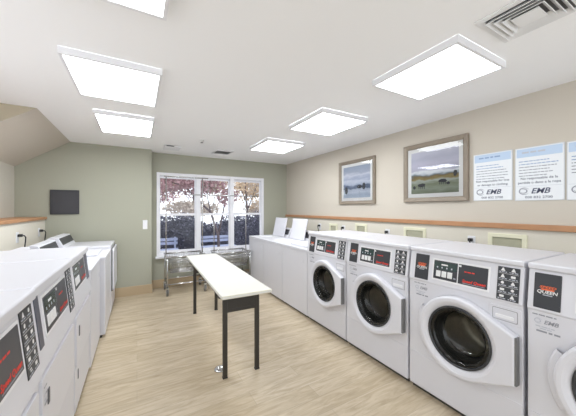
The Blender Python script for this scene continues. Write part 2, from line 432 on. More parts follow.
def display(fr, u0, v0, u1, v1, parent, mt='panel'):
    m = MB(); w, h = u1-u0, v1-v0; um = u0+w*.485
    m.slab(fr, u0-.010, v0-.012, u1+.010, v1+.012, .003, M['plastic'], .004)       # white bezel
    m.slab(fr, u0, v0, um-.002, v1, .0042, M[mt], .003)
    m.slab(fr, um+.002, v0, u1, v1, .0042, M[mt], .003)
    n = .0050
    brand(m, fr, u1-w*.03, v0+h*.13, h*.19, None, n)
    m.rect(fr, um+w*.09, v0+h*.06, u1-w*.04, v0+h*.09, M['ink_grey'], n)
    m.rect(fr, um+w*.015, v1-h*.15, um+w*.06, v1-h*.06, M['ink_white'], n)
    m.words(fr, um+w*.12, u1-w*.1, v0+h*.62, h*.05, M['red'], random.Random(3), n, .7)
    o = m.build('display_panel', parent)
    m = MB()
    m.rect(fr, u0+w*.02, v0+h*.54, um-w*.02, v1-h*.07, M['lcd'], n)
    for k in range(4): m.rect(fr, u0+w*(.07+.095*k), v0+h*.60, u0+w*(.095+.095*k), v0+h*.68, M['ink_light'], n+.0003)
    m.rect(fr, u0+w*.16, v0+h*.76, u0+w*.29, v0+h*.83, M['ink_white'], n+.0003)
    m.build('readout', o)
    for k in range(3):
        m = MB(); m.slab(fr, u0+w*(.06+.115*k), v0+h*.14, u0+w*(.155+.115*k), v0+h*.46, .007, M['ink_white'], .002); m.build('cycle_button', o)
    m = MB(); m.slab(fr, u0+w*.405, v0+h*.14, u0+w*.455, v0+h*.22, .006, M['ink_grey'], .001); m.build('start_button', o)
    return o
def instructions(fr, u0, v0, u1, v1, parent, rows=5, seed=1, mt='panel'):
    rnd = random.Random(seed); m = MB(); m.slab(fr, u0, v0, u1, v1, .003, M[mt], .002)
    w, h = u1-u0, v1-v0; n = .0037; rh = h/rows
    if mt == 'panel':
        for k in range(rows):
            a = v0+k*rh
            if k: m.rect(fr, u0+w*.05, a-h*.004, u1-w*.05, a+h*.004, M['ink_white'], n)
            for j in range(2):
                b = u0+w*(.07+.47*j)
                m.words(fr, b, b+w*.38, a+rh*.16, rh*.13, M['ink_light'], rnd, n)
                kind = rnd.randint(0, 3); cx, cy = b+w*.18, a+rh*.62; q = rh*.24
                if kind == 0: m.poly(fr, [(cx+q*.9*math.cos(t*PI/5), cy+q*.9*math.sin(t*PI/5)) for t in range(10)], M['ink_white'], n)
                elif kind == 1: m.rect(fr, cx-q*1.2, cy-q*.8, cx+q*1.2, cy+q*.6, M['ink_white'], n)
                elif kind == 2: m.poly(fr, [(cx-q*1.2, cy-q), (cx+q*1.2, cy-q), (cx+q*.3, cy+q), (cx-q*.3, cy+q)], M['ink_white'], n)
                else:
                    m.rect(fr, cx-q*1.3, cy+q*.2, cx+q*.9, cy+q*.7, M['ink_white'], n); m.rect(fr, cx-q*.8, cy-q*.7, cx+q*1.3, cy-q*.2, M['ink_white'], n)
    return m.build('instruction_panel', parent)
def logo(m, fr, u, v, s, inkm, ringm, n=.0007):
    """open swirl ring and slanted letters EMB, s = letter height"""
    c = u-s*1.35; pts = []
    for r0, rot, gap in ((.95, 25, 300), (.62, 200, 290)):
        k = 22; out = []; inn = []
        for j in range(k+1):
            a = R(rot+gap*j/k); wd = .16*math.sin(PI*(j+.6)/(k+1.2))+.02
            out.append((c+s*(r0*.78)*math.cos(a), v+s*.42+s*(r0*.66)*math.sin(a))); inn.append((c+s*(r0*.78-wd)*math.cos(a), v+s*.42+s*(r0*.66-wd)*math.sin(a)))
        for j in range(k): m.poly(fr, [out[j], out[j+1], inn[j+1], inn[j]], ringm, n)
    m.text(fr, 'EMB', u-s*.45, v, s*1.25, inkm, n, 'LEFT', bold=.02, shear=.3, sx=1.05)
def sticker(fr, u0, v0, u1, v1, parent, seed):
    rnd = random.Random(seed); m = MB(); w, h = u1-u0, v1-v0
    n = .0012
    m.words(fr, u0+w*.04, u1-w*.1, v1-h*.12, h*.06, M['ink_grey'], rnd, n, .95)
    logo(m, fr, (u0+u1)/2+w*.02, v0+h*.50, w*.20, M['ink_grey'], M['ink_light'], n)
    m.words(fr, u0+w*.15, u1-w*.2, v0+h*.30, h*.05, M['ink_light'], rnd, n)
    m.words(fr, u0+w*.3, u1-w*.3, v0+h*.20, h*.05, M['ink_light'], rnd, n)
    m.words(fr, u0+w*.18, u1-w*.02, v0+h*.04, h*.09, M['ink_grey'], rnd, n)
    return m.build('sticker', parent)

# ------------------------------------------------------------------ front-loading washer
HW = .364
def circ(r, c, n=56, y=0.): return [(c[0]+r*math.cos(2*PI*k/n), y, c[1]+r*math.sin(2*PI*k/n)) for k in range(n)]
def make_washer(loc, label):
    t = thing('front_load_washer', label, 'washing machine', loc, -PI/2, 'front-loading washers')
    zc = .553; cxx = .022; D = .65; zp = .862
    m = MB()
    m.prism_x([(0, .035), (0, zp), (-.010, zp+.004), (.022, 1.083), (D, 1.083), (D, .035)], -HW, HW, M['white'], skip=(0,))
    m.holed([(-HW, 0, .035), (HW, 0, .035), (HW, 0, zp), (-HW, 0, zp)], circ(.206, (cxx, zc)), M['white'])
    bmesh.ops.remove_doubles(m.bm, verts=m.bm.verts[:], dist=.0003)
    m.build('cabinet', t, bevel=.005)
    m = MB(); m.box((-HW-.002, .006, 1.083), (HW+.002, D+.005, 1.118), M['white'], .010, 3); m.build('top_panel', t)
    m = MB(); m.box((-HW+.01, .03, 0), (HW-.01, D-.02, .036), M['kick']); m.build('kick_plate', t)
    m = MB(); m.box((-HW+.004, -.003, .04), (HW-.004, .002, .298), M['white2'], .0025); m.build('lower_access_panel', t)
    fr = FR((0, -.010, zp+.004), (0, .032, .217)); z = lambda zz: (zz-.866)*1.0107
    badge(fr, -.315, z(.88), -.205, z(1.066), t)
    display(fr, -.165, z(.908), .188, z(1.040), t)
    instructions(fr, .236, z(.874), .346, z(1.068), t, 5, 4)
    f0 = FR((0, 0, 0))
    sticker(f0, -.325, .745, -.205, .85, t, 5)
    m = MB(); m.slab(f0, .20, .735, .358, .835, .006, M['white'], .01)
    m.slab((Vector((0, -.0045, 0)), X, Z), .214, .749, .343, .822, .0025, M['groove'], .008)
    m.build('detergent_drawer', t)
    m = MB(); m.slab((Vector((0, -.0062, 0)), X, Z), .219, .754, .338, .817, .003, M['white2'], .006)
    m.slab((Vector((0, -.0085, 0)), X, Z), .232, .764, .325, .785, .0035, M['plastic'], .006); m.build('drawer_grip', t.children[-1])
    # door: round ring drawn out to a straight right-hand edge
    ra = .266; xr = .323; za, zb = .405, .690
    def hull(r, xe, za, zb):
        P = []
        for sgn, ze in ((1, zb-zc), (-1, za-zc)):
            d = math.hypot(xe, ze); phi = math.atan2(ze, xe); P.append(phi+sgn*math.acos(r/d))
        top, bot = P
        angs = sorted(set([round(2*PI*k/96, 5) for k in range(96)]+[round(math.atan2(zb-zc, xe) % (2*PI), 5), round(math.atan2(za-zc, xe) % (2*PI), 5), round(top % (2*PI), 5), round(bot % (2*PI), 5)]))
        return angs, top, bot
    angs, top, bot = hull(ra, xr, za, zb)
    def outline(off):
        r = ra-off; xe = xr-off; z1, z0 = zb-zc-off*.6, za-zc+off*.6; out = []
        for a in angs:
            c, s_ = math.cos(a), math.sin(a); aa = a if a <= PI else a-2*PI
            best = r
            if c > 1e-6:
                k = xe/c
                if z0-1e-6 <= k*s_ <= z1+1e-6: best = k
                else:
                    for (T, ze) in ((top, z1), (bot, z0)):
                        p0 = Vector((r*math.cos(T), r*math.sin(T))); p1 = Vector((xe, ze)); d = p1-p0
                        den = c*d.y-s_*d.x
                        if abs(den) < 1e-9: continue
                        kk = (p0.x*d.y-p0.y*d.x)/den; q = (Vector((c*kk, s_*kk))-p0).dot(d)/d.length_squared
                        if kk > 0 and -1e-6 <= q <= 1+1e-6: best = max(best, kk)
            else:
                for (T, ze) in ((top, z1), (bot, z0)):
                    p0 = Vector((r*math.cos(T), r*math.sin(T))); p1 = Vector((xe, ze)); d = p1-p0
                    den = c*d.y-s_*d.x
                    if abs(den) < 1e-9: continue
                    kk = (p0.x*d.y-p0.y*d.x)/den; q = (Vector((c*kk, s_*kk))-p0).dot(d)/d.length_squared
                    if kk > 0 and -1e-6 <= q <= 1+1e-6: best = max(best, kk)
            out.append((best*c, best*s_))
        return out
    def L(pts, y): return [(x, y, zc+zz) for x, zz in pts]
    rr = lambda r: [(r*math.cos(a), r*math.sin(a)) for a in angs]
    m = MB()
    m.strips([L(outline(.0), -.004), L(outline(.0), -.044), L(outline(.004), -.051), L(outline(.012), -.055), L(rr(.236), -.055), L(rr(.222), -.048), L(rr(.203), -.034), L(rr(.203), -.004)], M['white'], smooth=False)
    dr = m.build('door', t, (cxx, 0, 0))
    m = MB(); N = 14; A = [R(152+62*k/N) for k in range(N+1)]          # hinge cover hugging the door's left edge
    q = lambda r, y: [(cxx+r*math.cos(a), y, zc+r*math.sin(a)) for a in A]
    m.strips([q(.262, -.001), q(.262, -.030), q(.290, -.026), q(.298, -.018), q(.298, -.001)], M['white'], smooth=False, closed=False)
    m.build('hinge_cover', t)
    m = MB(); m.box((xr-.006, -.050, za+.006), (xr+.008, -.012, zb-.004), M['handle'], .003); m.build('door_handle', dr)
    m = MB(); m.lathe_y([(.203, -.034), (.201, -.042), (.195, -.044), (.188, -.040), (.184, -.030), (.184, -.01)], (0, 0, zc), M['ring'], 56); m.build('door_ring', dr)
    m = MB(); m.lathe_y([(.186, -.036), (.176, -.040), (.166, -.034), (.160, -.005), (.144, .035), (.118, .06), (.07, .074), (.012, .077)], (0, 0, zc), M['porthole'], 56, cap=True); m.build('porthole_glass', dr)
    m = MB(); m.lathe_y([(.207, -.001), (.207, .02), (.19, .045), (.150, .055), (.146, .07), (.150, .085), (.19, .09)], (cxx, 0, zc), M['rubber'], 48); m.build('gasket', t)
    m = MB(); m.lathe_y([(.19, .09), (.235, .10), (.235, .42), (.10, .44), (.10, .42), (.012, .42)], (cxx, 0, zc), M['drum'], 48, cap=True)
    for k in range(3):
        a = R(30+120*k); c, s_ = math.cos(a), math.sin(a)
        m.tube([(cxx+c*.222, .11, zc+s_*.222), (cxx+c*.215, .40, zc+s_*.215)], .022, M['drum'], 8)
    m.build('drum', t)
    return t
FX = 1.912
w0 = make_washer((FX, .287, 0), 'white front-loading washer cut off by the right edge of the photo')
edges = [(-.083, .658), (.662, 1.408), (1.412, 2.150), (2.154, 2.884)]
labs = [None, 'white front-loading washer third along from the low top-loading washers, wide porthole door', 'white front-loading washer second along from the low top-loading washers', 'white front-loading washer standing directly beside the low top-loading washers']
for (a, b), lab in list(zip(edges, labs))[1:]: dup(w0, (FX, (a+b)/2, 0), None, lab)
for c in w0.children:
    if c.name.startswith(('badge_panel', 'sticker')): c.location.x = -.022
w0.location = (FX, (edges[0][0]+edges[0][1])/2, 0)

# ------------------------------------------------------------------ top-loading machines
def make_toploader(loc, rotz, label, open_lid, hw=.338, group='low top-loading washers', ht=.885):
    t = thing('top_load_washer', label, 'washing machine', loc, rotz, group)
    D = .66; m = MB()
    m.prism_x([(0, .03), (0, ht-.03), (D, ht-.03), (D, .03)], -hw, hw, M['white'], bev=.006)
    m.build('cabinet', t)
    m = MB()                                          # deck with the wash opening
    op = []
    ox, oy0, oy1, r = .215, .10, .43, .09
    for cx, cy, a0 in ((ox-r, oy1-r, 0), (-ox+r, oy1-r, 90), (-ox+r, oy0+r, 180), (ox-r, oy0+r, 270)):
        for k in range(7): a = R(a0+15*k); op.append((cx+r*math.cos(a), cy+r*math.sin(a)))
    rect = [(-hw, -.004), (hw, -.004), (hw, D), (-hw, D)]
    m.holed([(x, y, ht) for x, y in rect], [(x, y, ht) for x, y in op], M['white'])
    m.strips([[(x, y, ht-.028) for x, y in rect], [(x, y, ht) for x, y in rect]], M['white'], smooth=False)
    m.strips([[(x, y, ht) for x, y in op], [(x*.97, .265+(y-.265)*.97, ht-.04) for x, y in op]], M['plastic'])
    bmesh.ops.remove_doubles(m.bm, verts=m.bm.verts[:], dist=.0003)
    m.build('deck', t, bevel=.004)
    m = MB(); m.lathe_z([(.20, -.029), (.19, -.06), (.19, -.28), (.05, -.29), (.05, -.18), (.02, -.17)], (0, .265, ht), M['steel'], 32, cap1=True); m.build('wash_basket', t)
    # lid
    m = MB(); lw, ll = .228, .36
    m.box((-lw, -ll, 0), (lw, 0, .022), M['white'], .009, 3)
    lid = m.build('lid', t)
    if open_lid:
        lid.location = (0, .455, ht+.004); lid.rotation_euler.x = R(-(180-78))
    else: lid.location = (0, .44, ht+.001)
    # rear console
    m = MB(); m.prism_x([(.50, ht), (.515, ht+.035), (.56, ht+.155), (.62, ht+.165), (.655, ht+.15), (.655, ht)], -hw+.012, hw-.012, M['white'], bev=.006)
    c = m.build('console', t)
    fr = FR((0, .515, ht+.035), (0, .045, .12))
    m = MB(); m.slab(fr, -.30, .012, .30, .112, .003, M['panel'], .004)
    m.rect(fr, -.26, .03, -.12, .055, M['ink_light'], .004)
    m.build('console_panel', c)
    m = MB(); m.box((hw-.10, -.004, .70), (hw-.075, .0, .75), M['white2'], .0015); m.build('hinge_mark', t)
    m = MB(); m.box((-hw+.012, .03, 0), (hw-.012, D-.02, .032), M['kick']); m.build('kick_plate', t)
    return t
make_toploader((FX, 3.232, 0), -PI/2, 'white top-loading washer with lid down beside the taller front-loading washers', False)
make_toploader((FX, 3.918, 0), -PI/2, 'white top-loading washer with raised lid farther from the window', True)
make_toploader((FX, 4.604, 0), -PI/2, 'white top-loading washer with raised lid closest to the window', True)

# ------------------------------------------------------------------ left row
def make_dryer(loc, hw, feats, label, seed):
    t = thing('front_control_dryer', label, 'dryer', loc, PI/2, 'dryers in the left row')
    D = .70; zp = .72
    m = MB()
    m.prism_x([(0, .045), (0, zp-.012), (-.016, zp), (.020, 1.045), (D, 1.045), (D, .045)], -hw, hw, M['white'], bev=.004)
    m.build('cabinet', t)
    m = MB(); m.box((-hw-.001, .004, 1.047), (hw+.001, D+.01, 1.095), M['white'], .010, 3); m.build('top_panel', t)
    m = MB(); m.box((-hw+.006, .016, 0), (hw-.006, D-.03, .046), M['kick']); m.build('kick_plate', t)
    fr = FR((0, -.016, zp), (0, .036, .325)); z = lambda zz: (zz-zp)*1.006
    for kind, u0, u1, v0, v1 in feats:
        if kind == 'badge': badge(fr, u0, z(v0), u1, z(v1), t, 'panel_blue')
        elif kind == 'display': display(fr, u0, z(v0), u1, z(v1), t, 'panel_slate')
        elif kind == 'blue_reflection_strip': instructions(fr, u0, z(v0), u1, z(v1), t, 5, seed, 'panel_blue')  # bluish reflection painted as the strip's colour
        else: instructions(fr, u0, z(v0), u1, z(v1), t, 6, seed)
    f0 = FR((0, 0, 0))
    m = MB(); m.slab(f0, -hw+.03, .36, hw-.03, .685, .012, M['white'], .02); d = m.build('door', t)
    m = MB(); m.box((-hw+.105, -.0165, .535), (-hw+.128, -.0115, .605), M['slot'], .002); m.build('door_pull', d)
    m = MB(); m.slab(f0, -hw+.012, .06, hw-.012, .345, .006, M['white2'], .006); p = m.build('lower_access_panel', t)
    m = MB(); m.box((-hw+.105, -.0095, .24), (-hw+.122, -.0055, .305), M['slot'], .0015); m.build('panel_latch', p)
    if any(f[0] == 'badge' for f in feats):
        sticker((Vector((0, -.0122, 0)), X, Z), -hw+.045, .555, -hw+.16 if False else -hw+.098, .65, t, seed)
    return t
BX = -.363
full = [('badge', -.340, -.285, .815, 1.042), ('display', -.235, .195, .845, 1.012), ('instr', .225, .358, .785, 1.038)]
make_dryer((BX+.006, 1.105, 0), .366, [(k_, a_-(.006 if k_ == 'instr' else 0), b_-(.012 if k_ == 'instr' else 0), c_, d_) for k_, a_, b_, c_, d_ in full], 'white dryer with large red lettering nearest the lower left corner', 11)
make_dryer((BX, 1.845, 0), .366, full, 'white dryer in the middle of the near left row, narrow dark strip beside its display', 12)
make_dryer((BX, 2.545, 0), .322, [('display', -.275, .150, .865, 1.03), ('blue_reflection_strip', .19, .295, .835, 1.045)], 'white dryer with end strip coloured by a bluish reflection, farthest of the three tall left ones', 13)
make_toploader((-.35, 3.205, 0), PI/2, 'low white top-loading washer hidden just past the tall left dryers', False, .325)
make_toploader((-.305, 3.895, 0), PI/2, 'low white top-loading washer in the left row next to the end dryer', False, .335)
# end machine: rear-console dryer with a protruding front door
t = thing('rear_console_dryer', 'white end dryer against the green wall, dark gap round its front door', 'dryer', (-.30, 4.605, 0), PI/2)
hw, D, ht = .345, .66, .925
m = MB(); m.prism_x([(0, .03), (0, ht), (D, ht), (D, .03)], -hw, hw, M['white'], bev=.012); m.build('cabinet', t)
m = MB(); m.box((-hw+.012, .03, 0), (hw-.012, D-.02, .032), M['kick']); m.build('kick_plate', t)
m = MB(); m.prism_x([(.48, ht-.005), (.50, ht+.03), (.55, ht+.13), (.62, ht+.14), (.655, ht+.12), (.655, ht-.005)], -hw+.012, hw-.012, M['white'], bev=.006); c = m.build('console', t)
m = MB(); m.slab(FR((0, .50, ht+.03), (0, .05, .10)), -.315, .006, .315, .098, .003, M['panel'], .004); m.build('console_panel', c)
m = MB(); m.slab(FR((0, 0, 0)), -.31, .30, .31, .88, .012, M['ring'], .03); m.build('door_gap', t)
m = MB(); m.slab((Vector((0, -.014, 0)), X, Z), -.30, .31, .30, .87, .016, M['white'], .03); m.build('door', t)

# ------------------------------------------------------------------ folding table
t = thing('folding_table', 'long narrow cream folding table with dark steel legs in the aisle', 'table', (.805, 3.055, 0), R(-1.45))
hx, hy, zt = .212, 1.02, .74
m = MB(); m.box((-hx, -hy, zt-.028), (hx, hy, zt), M['table'], .006, 2)
for f in m.bm.faces:
    if abs(f.normal.z) < .5 and f.calc_area() > .002: f.material_index = m.mi(M['table_edge'])
m.build('tabletop', t)
for sgn in (-1, 1):
    y = -.845 if sgn < 0 else .715
    for sx in (-1, 1):
        m = MB(); m.box((sx*.142-.019, y-.014, .012), (sx*.142+.019, y+.014, zt-.04), M['tleg'], .003)
        lg = m.build('leg', t)
        m = MB(); m.box((sx*.142-.021, y-.016, 0), (sx*.142+.021, y+.016, .013), M['rubber'], .003); m.build('foot', lg)
    m = MB(); m.box((-.13, y-.010, zt-.175), (.13, y+.010, zt-.075), M['tleg'], .003)
    m.box((-.142, y-.012, zt-.195), (.142, y+.012, zt-.165), M['tleg'], .003); m.build('cross_brace', t)
    m = MB(); m.tube([(-.05, y-sgn*.01, zt-.10), (-.05, y-sgn*.30, zt-.045), (.05, y-sgn*.30, zt-.045), (.05, y-sgn*.01, zt-.10)], .008, M['tleg'], 8); m.build('folding_strut', t)
    m = MB(); m.box((-hx+.012, y-.03, zt-.062), (hx-.012, y+.03, zt-.0282), M['tleg'], .003); m.build('mounting_rail', t)
for sx in (-1, 1):
    m = MB(); m.box((sx*.185-.012, -.93, zt-.05), (sx*.185+.012, .93, zt-.0285), M['tleg'], .003); m.build('side_rail', t)
o = MB().lathe_z([(.052, 0), (.052, .006), (.046, .010), (.03, .010), (.027, .004), (.01, .004)], (0, 0, 0), M['chrome'], 28, cap0=True, cap1=True).build('floor_outlet_cover', None, (.640, 2.355, .0005))
tag(o, 'small round metal cover on the floor by the table leg', 'floor cover')

# ------------------------------------------------------------------ wire laundry carts
def make_cart(loc, w, d, top_z, bar_z, bar0, bar1, label):
    t = thing('laundry_cart', label, 'laundry cart', loc, 0, 'wire laundry carts')
    zb, r = .36, .011; a, b = w/2, d/2
    def ring(z, s=0.): return [(-a+s, -b+s, z), (a-s, -b+s, z), (a-s, b-s, z), (-a+s, b-s, z)]
    def rail(m, z, s, rr):
        P = ring(z, s)
        for p, q in zip(P, P[1:]+P[:1]): m.tube([p, q], rr, M['chrome'], 8)
    m = MB(); rail(m, top_z, 0, r); rail(m, top_z-.065, .004, .006); rail(m, .185, .012, r)
    for x, y, z in ring(0, .012): m.tube([(x, y, .135), (x, y, top_z)], r, M['chrome'], 8)
    m.build('frame', t)
    m = MB(); N = 15; Mx = int(N*w/d)
    top, bot = ring(top_z-.01, .02), ring(zb, .06)
    def lerp(p, q, f): return tuple(p[i]+(q[i]-p[i])*f for i in range(3))
    for k in range(4):
        q = (k+1) % 4; n = Mx if k % 2 == 0 else N
        for j in range(n+1): m.tube([lerp(top[k], top[q], j/n), lerp(bot[k], bot[q], j/n)], .0034, M['chrome'], 5)
    for f in (0., .2, .4, .6, .8, 1.):
        P = [lerp(top[k], bot[k], f) for k in range(4)]
        for k in range(4): m.tube([P[k], P[(k+1) % 4]], .0042, M['chrome'], 5)
    for j in range(1, Mx): m.tube([lerp(bot[0], bot[1], j/Mx), lerp(bot[3], bot[2], j/Mx)], .0034, M['chrome'], 5)
    for j in range(1, N): m.tube([lerp(bot[0], bot[3], j/N), lerp(bot[1], bot[2], j/N)], .0034, M['chrome'], 5)
    m.build('wire_basket', t)
    for x, y, z in ring(0, .012):
        m = MB(); m.box((x-.024, y-.025, .112), (x+.024, y+.03, .135), M['steel'], .004)
        for s_ in (-1, 1): m.box((x+s_*.021-.003, y-.02, .05), (x+s_*.021+.003, y+.028, .118), M['steel'])
        c = m.build('caster', t)
        m = MB(); loops = []
        for xx, rr in ((-.016, .046), (-.013, .056), (.013, .056), (.016, .046)):
            loops.append([(x+xx, y+.01+rr*math.cos(2*PI*k/20), .0565+rr*math.sin(2*PI*k/20)) for k in range(20)])
        m.strips(loops, M['handle'], cap0=True, cap1=True); m.build('wheel', c)
    m = MB()
    for x in (-a+.012, a-.012): m.tube([(x, .02, top_z), (x, .02, bar_z)], .009, M['chrome'], 8)
    for x in (-a+.012, a-.012): m.tube([(x, -b, top_z), (x, b, top_z)], .009, M['chrome'], 8)
    m.build('rack_poles', t)
    m = MB(); m.tube([(bar0, .02, bar_z), (bar1, .02, bar_z)], .010, M['chrome'], 8); m.build('hanging_bar', t)
    return t
make_cart((.725, 4.93, 0), .62, .46, .63, 1.96, -.33, .40, 'chrome wire laundry cart with black casters in front of the left window panes')
make_cart((1.545, 4.95, 0), .64, .44, .62, 1.66, -.72, .56, 'chrome wire laundry cart half hidden behind the table, by the low washers')

# ------------------------------------------------------------------ things on the walls
def picture(yc, zc, w, h, name, printm, label, deco):
    t = thing('framed_picture', label, 'picture', (XR, yc, zc), -PI/2)
    a, b = w/2, h/2; L = lambda o, y: [(-a+o, y, -b+o), (a-o, y, -b+o), (a-o, y, b-o), (-a+o, y, b-o)]
    m = MB(); m.strips([L(0, -.001), L(0, -.030), L(.006, -.036), L(.036, -.030), L(.052, -.020), L(.052, -.008)], M['frame'], smooth=False); m.build('frame', t)
    m = MB(); m.holed(L(.05, -.010), L(.098, -.010), M['mat']); m.build('mat_board', t)
    m = MB(); m.box((-a+.09, -.008, -b+.09), (a-.09, -.004, b-.09), M[printm])
    deco(m, a-.098, b-.098); m.build('landscape_print', t)
    m = MB(); m.face(L(.05, -.016), M['pic_glass']); m.build('picture_glass', t)
def blob(m, u, v, w, h, seed, legs=0):
    rnd = random.Random(seed); fr = FR((0, -.0081, 0))
    m.poly(fr, [(u+w*math.cos(k*PI/7)*(1+rnd.uniform(-.15, .15)), v+h*math.sin(k*PI/7)*(1+rnd.uniform(-.15, .15))) for k in range(14)], M['print_dark'], .0004)
    for j in range(legs): x = u-w*.7+1.4*w*j/max(1, legs-1); m.rect(fr, x-w*.08, v-h*2.0, x+w*.08, v, M['print_dark'], .0004)
def deco1(m, a, b):
    blob(m, -a*.52, -b*.60, .05, .022, 1, 4); blob(m, a*.38, -b*.46, .046, .021, 2, 4); blob(m, a*.60, -b*.58, .02, .016, 3)
    blob(m, a*.86, -b*.18, .02, .035, 5); blob(m, -a*.86, -b*.70, .018, .02, 6)
def deco2(m, a, b):
    blob(m, a*.25, -b*.32, .05, .03, 3); blob(m, a*.55, -b*.30, .035, .05, 4); blob(m, -a*.78, -b*.5, .04, .06, 8)
picture(1.847, 1.841, .754, .69, 'p', 'print_meadow', 'large taupe-framed print of a misty meadow with two dark animals', deco1)
picture(3.080, 1.829, .772, .686, 'p', 'print_lake', 'smaller-looking framed blue lake print nearer the window', deco2)

def sign(yc, zc, w, h, label, bold, seed, phone):
    t = thing('wall_notice', label, 'notice', (XR, yc, zc), -PI/2, 'laundry notices'); a, b = w/2, h/2
    m = MB(); m.box((-a, -.006, -b), (a, -.001, b), M['clip'], .001); m.build('sign_holder', t)
    fr = FR((0, -.0062, 0)); rnd = random.Random(seed)
    m = MB(); m.rect(fr, -a+.006, -b+.006, a-.006, b-.006, M['paper'], .0002)
    m.rect(fr, -a+.012, b-.085, a-.012, b-.012, M['header'], .0005)
    m.words(fr, -a+.05, a-.05, b-.052, .014, M['ink_light'] if seed != 9 else M['ink_blue'], rnd, .0008, .8)
    v = b-.125
    for k in range(6):
        m.words(fr, -a+.028, a-.028, v, .007, M['ink_blue'] if k < 2 else M['ink_grey'], rnd, .0008, rnd.uniform(.7, 1)); v -= .025
    v -= .004
    for s_ in bold:
        m.text(fr, s_, .0, v, .028, M['ink_navy'], .0008, bold=.012); v -= .036
    v = -b+.062
    logo(m, fr, -.028, v, .050, M['ink_navy'], M['ink_grey'], .0008)
    m.text(fr, phone, 0, -b+.020, .028, M['ink_navy'], .0008, bold=.01, sx=1.15)
    m.rect(fr, -a+.012, -b+.124, a-.012, -b+.126, M['ink_light'], .0006)
    m.build('printed_sheet', t)
    for u, v in ((-a+.01, b-.01), (a-.01, b-.01), (-a+.01, -b+.01), (a-.01, -b+.01)):
        m = MB(); m.slab(fr, u-.004, v-.004, u+.004, v+.004, .004, M['plastic'], .002); m.build('corner_screw', t)
sign(1.270, 1.724, .322, .458, 'white laundry notice with blue heading right beside the large meadow print', ('Not responsible for loss', 'or damage to clothing'), 9, '000 832 2700')
sign(.931, 1.718, .320, .462, 'white laundry notice with blue heading, middle one of the notices', ('No responsable de la', 'perdida o dano a la ropa'), 10, '000 832 2700')
sign(.602, 1.714, .318, .460, 'white laundry notice cut off by the right edge of the photo', ('Please report', 'all problems'), 21, '000 832 2700')

def supply_box(yc, w, label, zt=1.188, h=.20):
    t = thing('washer_supply_box', label, 'supply box', (XR-.006, yc, zt-h/2), -PI/2, 'washer supply boxes'); a, b = w/2, h/2
    L = lambda o, y: [(-a+o, y, -b+o), (a-o, y, -b+o), (a-o, y, b-o), (-a+o, y, b-o)]
    m = MB(); m.strips([L(0, 0), L(0, -.010), L(.004, -.014), L(.034, -.014), L(.036, -.003)], M['cream_plastic'], smooth=False); m.build('flange', t)
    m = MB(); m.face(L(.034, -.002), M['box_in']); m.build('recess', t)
    for u in (-.05, .05):
        m = MB(); m.lathe_y([(.012, -.002), (.012, -.016)], (u, 0, -.04), M['steel'], 14, cap=True); m.build('valve_tap', t)
supply_box(1.152, .296, 'cream wall supply box behind the second washer from the right edge')
supply_box(2.084, .296, 'cream wall supply box under the large meadow print')
supply_box(2.975, .236, 'cream wall supply box under the small lake print')
supply_box(3.628, .215, 'cream wall supply box nearest the raised lids', 1.158, .18)

def outlet(loc, rotz, lab1, lab2):
    t = thing('wall_outlet', lab1, 'outlet', loc, rotz, 'wall outlets')
    m = MB(); m.slab(FR((0, 0, 0)), -.036, -.058, .036, .058, .005, M['plastic'], .006); m.build('cover_plate', t)
    m = MB()
    for v in (-.02, .02): m.slab(FR((0, -.004, 0)), -.016, v-.014, .016, v+.014, .0025, M['trimwhite'], .005)
    m.build('receptacle', t)
    t = thing('power_cord', lab2, 'cord', loc, rotz, 'plugged-in power cords')
    m = MB(); m.box((-.018, -.045, .004), (.018, -.0066, .036), M['black'], .006); m.build('plug', t)
    m = MB(); m.tube([(0, -.040, .02), (.004, -.058, .017), (.018, -.066, -.005), (.030, -.060, -.05), (.034, -.050, -.14), (.034, -.045, -.34)], .006, M['black'], 8); m.build('cord', t)
xw = XR-.0062
for yc, a, b in ((1.448, 'wall outlet plate under the first blue-headed notice', 'black plug and cord under the first blue-headed notice'),
                 (2.488, 'wall outlet plate between the large and small prints', 'black plug and cord on the wall between the two prints'),
                 (3.37, 'wall outlet plate under the small lake print', 'black plug and cord below the small lake print'),
                 (4.02, 'wall outlet plate behind the raised lids', 'black plug and cord behind the raised lids')):
    outlet((xw, yc, 1.085), -PI/2, a, b)
for yc, a, b in ((4.03, 'wall outlet plate on the left knee wall nearer the viewer', 'black plug and cord on the left knee wall nearer the viewer'),
                 (4.78, 'wall outlet plate on the left knee wall near the green wall', 'black plug and cord on the left knee wall near the green wall')):
    outlet((XK-.0118, yc, 1.10), PI/2, a, b)

t = thing('slate_board', 'dark slate rectangular board on the green wall', 'board', (-.923, YO, 1.512))
m = MB(); m.box((-.165, -.016, -.175), (.165, 0, .175), M['slate'], .004); m.build('board_face', t)
m = MB(); L = lambda o, y: [(-.165+o, y, -.175+o), (.165-o, y, -.175+o), (.165-o, y, .175-o), (-.165+o, y, .175-o)]
m.strips([L(0, -.012), L(-.004, -.020), L(.012, -.020), L(.014, -.014)], M['panel'], smooth=False); m.build('board_rim', t)
t = thing('light_switch', 'white light switch plate beside the alcove corner', 'switch', (.118, YO, 1.15))
m = MB(); m.slab(FR((0, 0, 0)), -.034, -.075, .034, .075, .006, M['plastic'], .006); m.build('switch_plate', t)
m = MB(); m.slab(FR((0, -.005, 0)), -.012, -.03, .012, .03, .004, M['trimwhite'], .003); m.build('rocker', t)

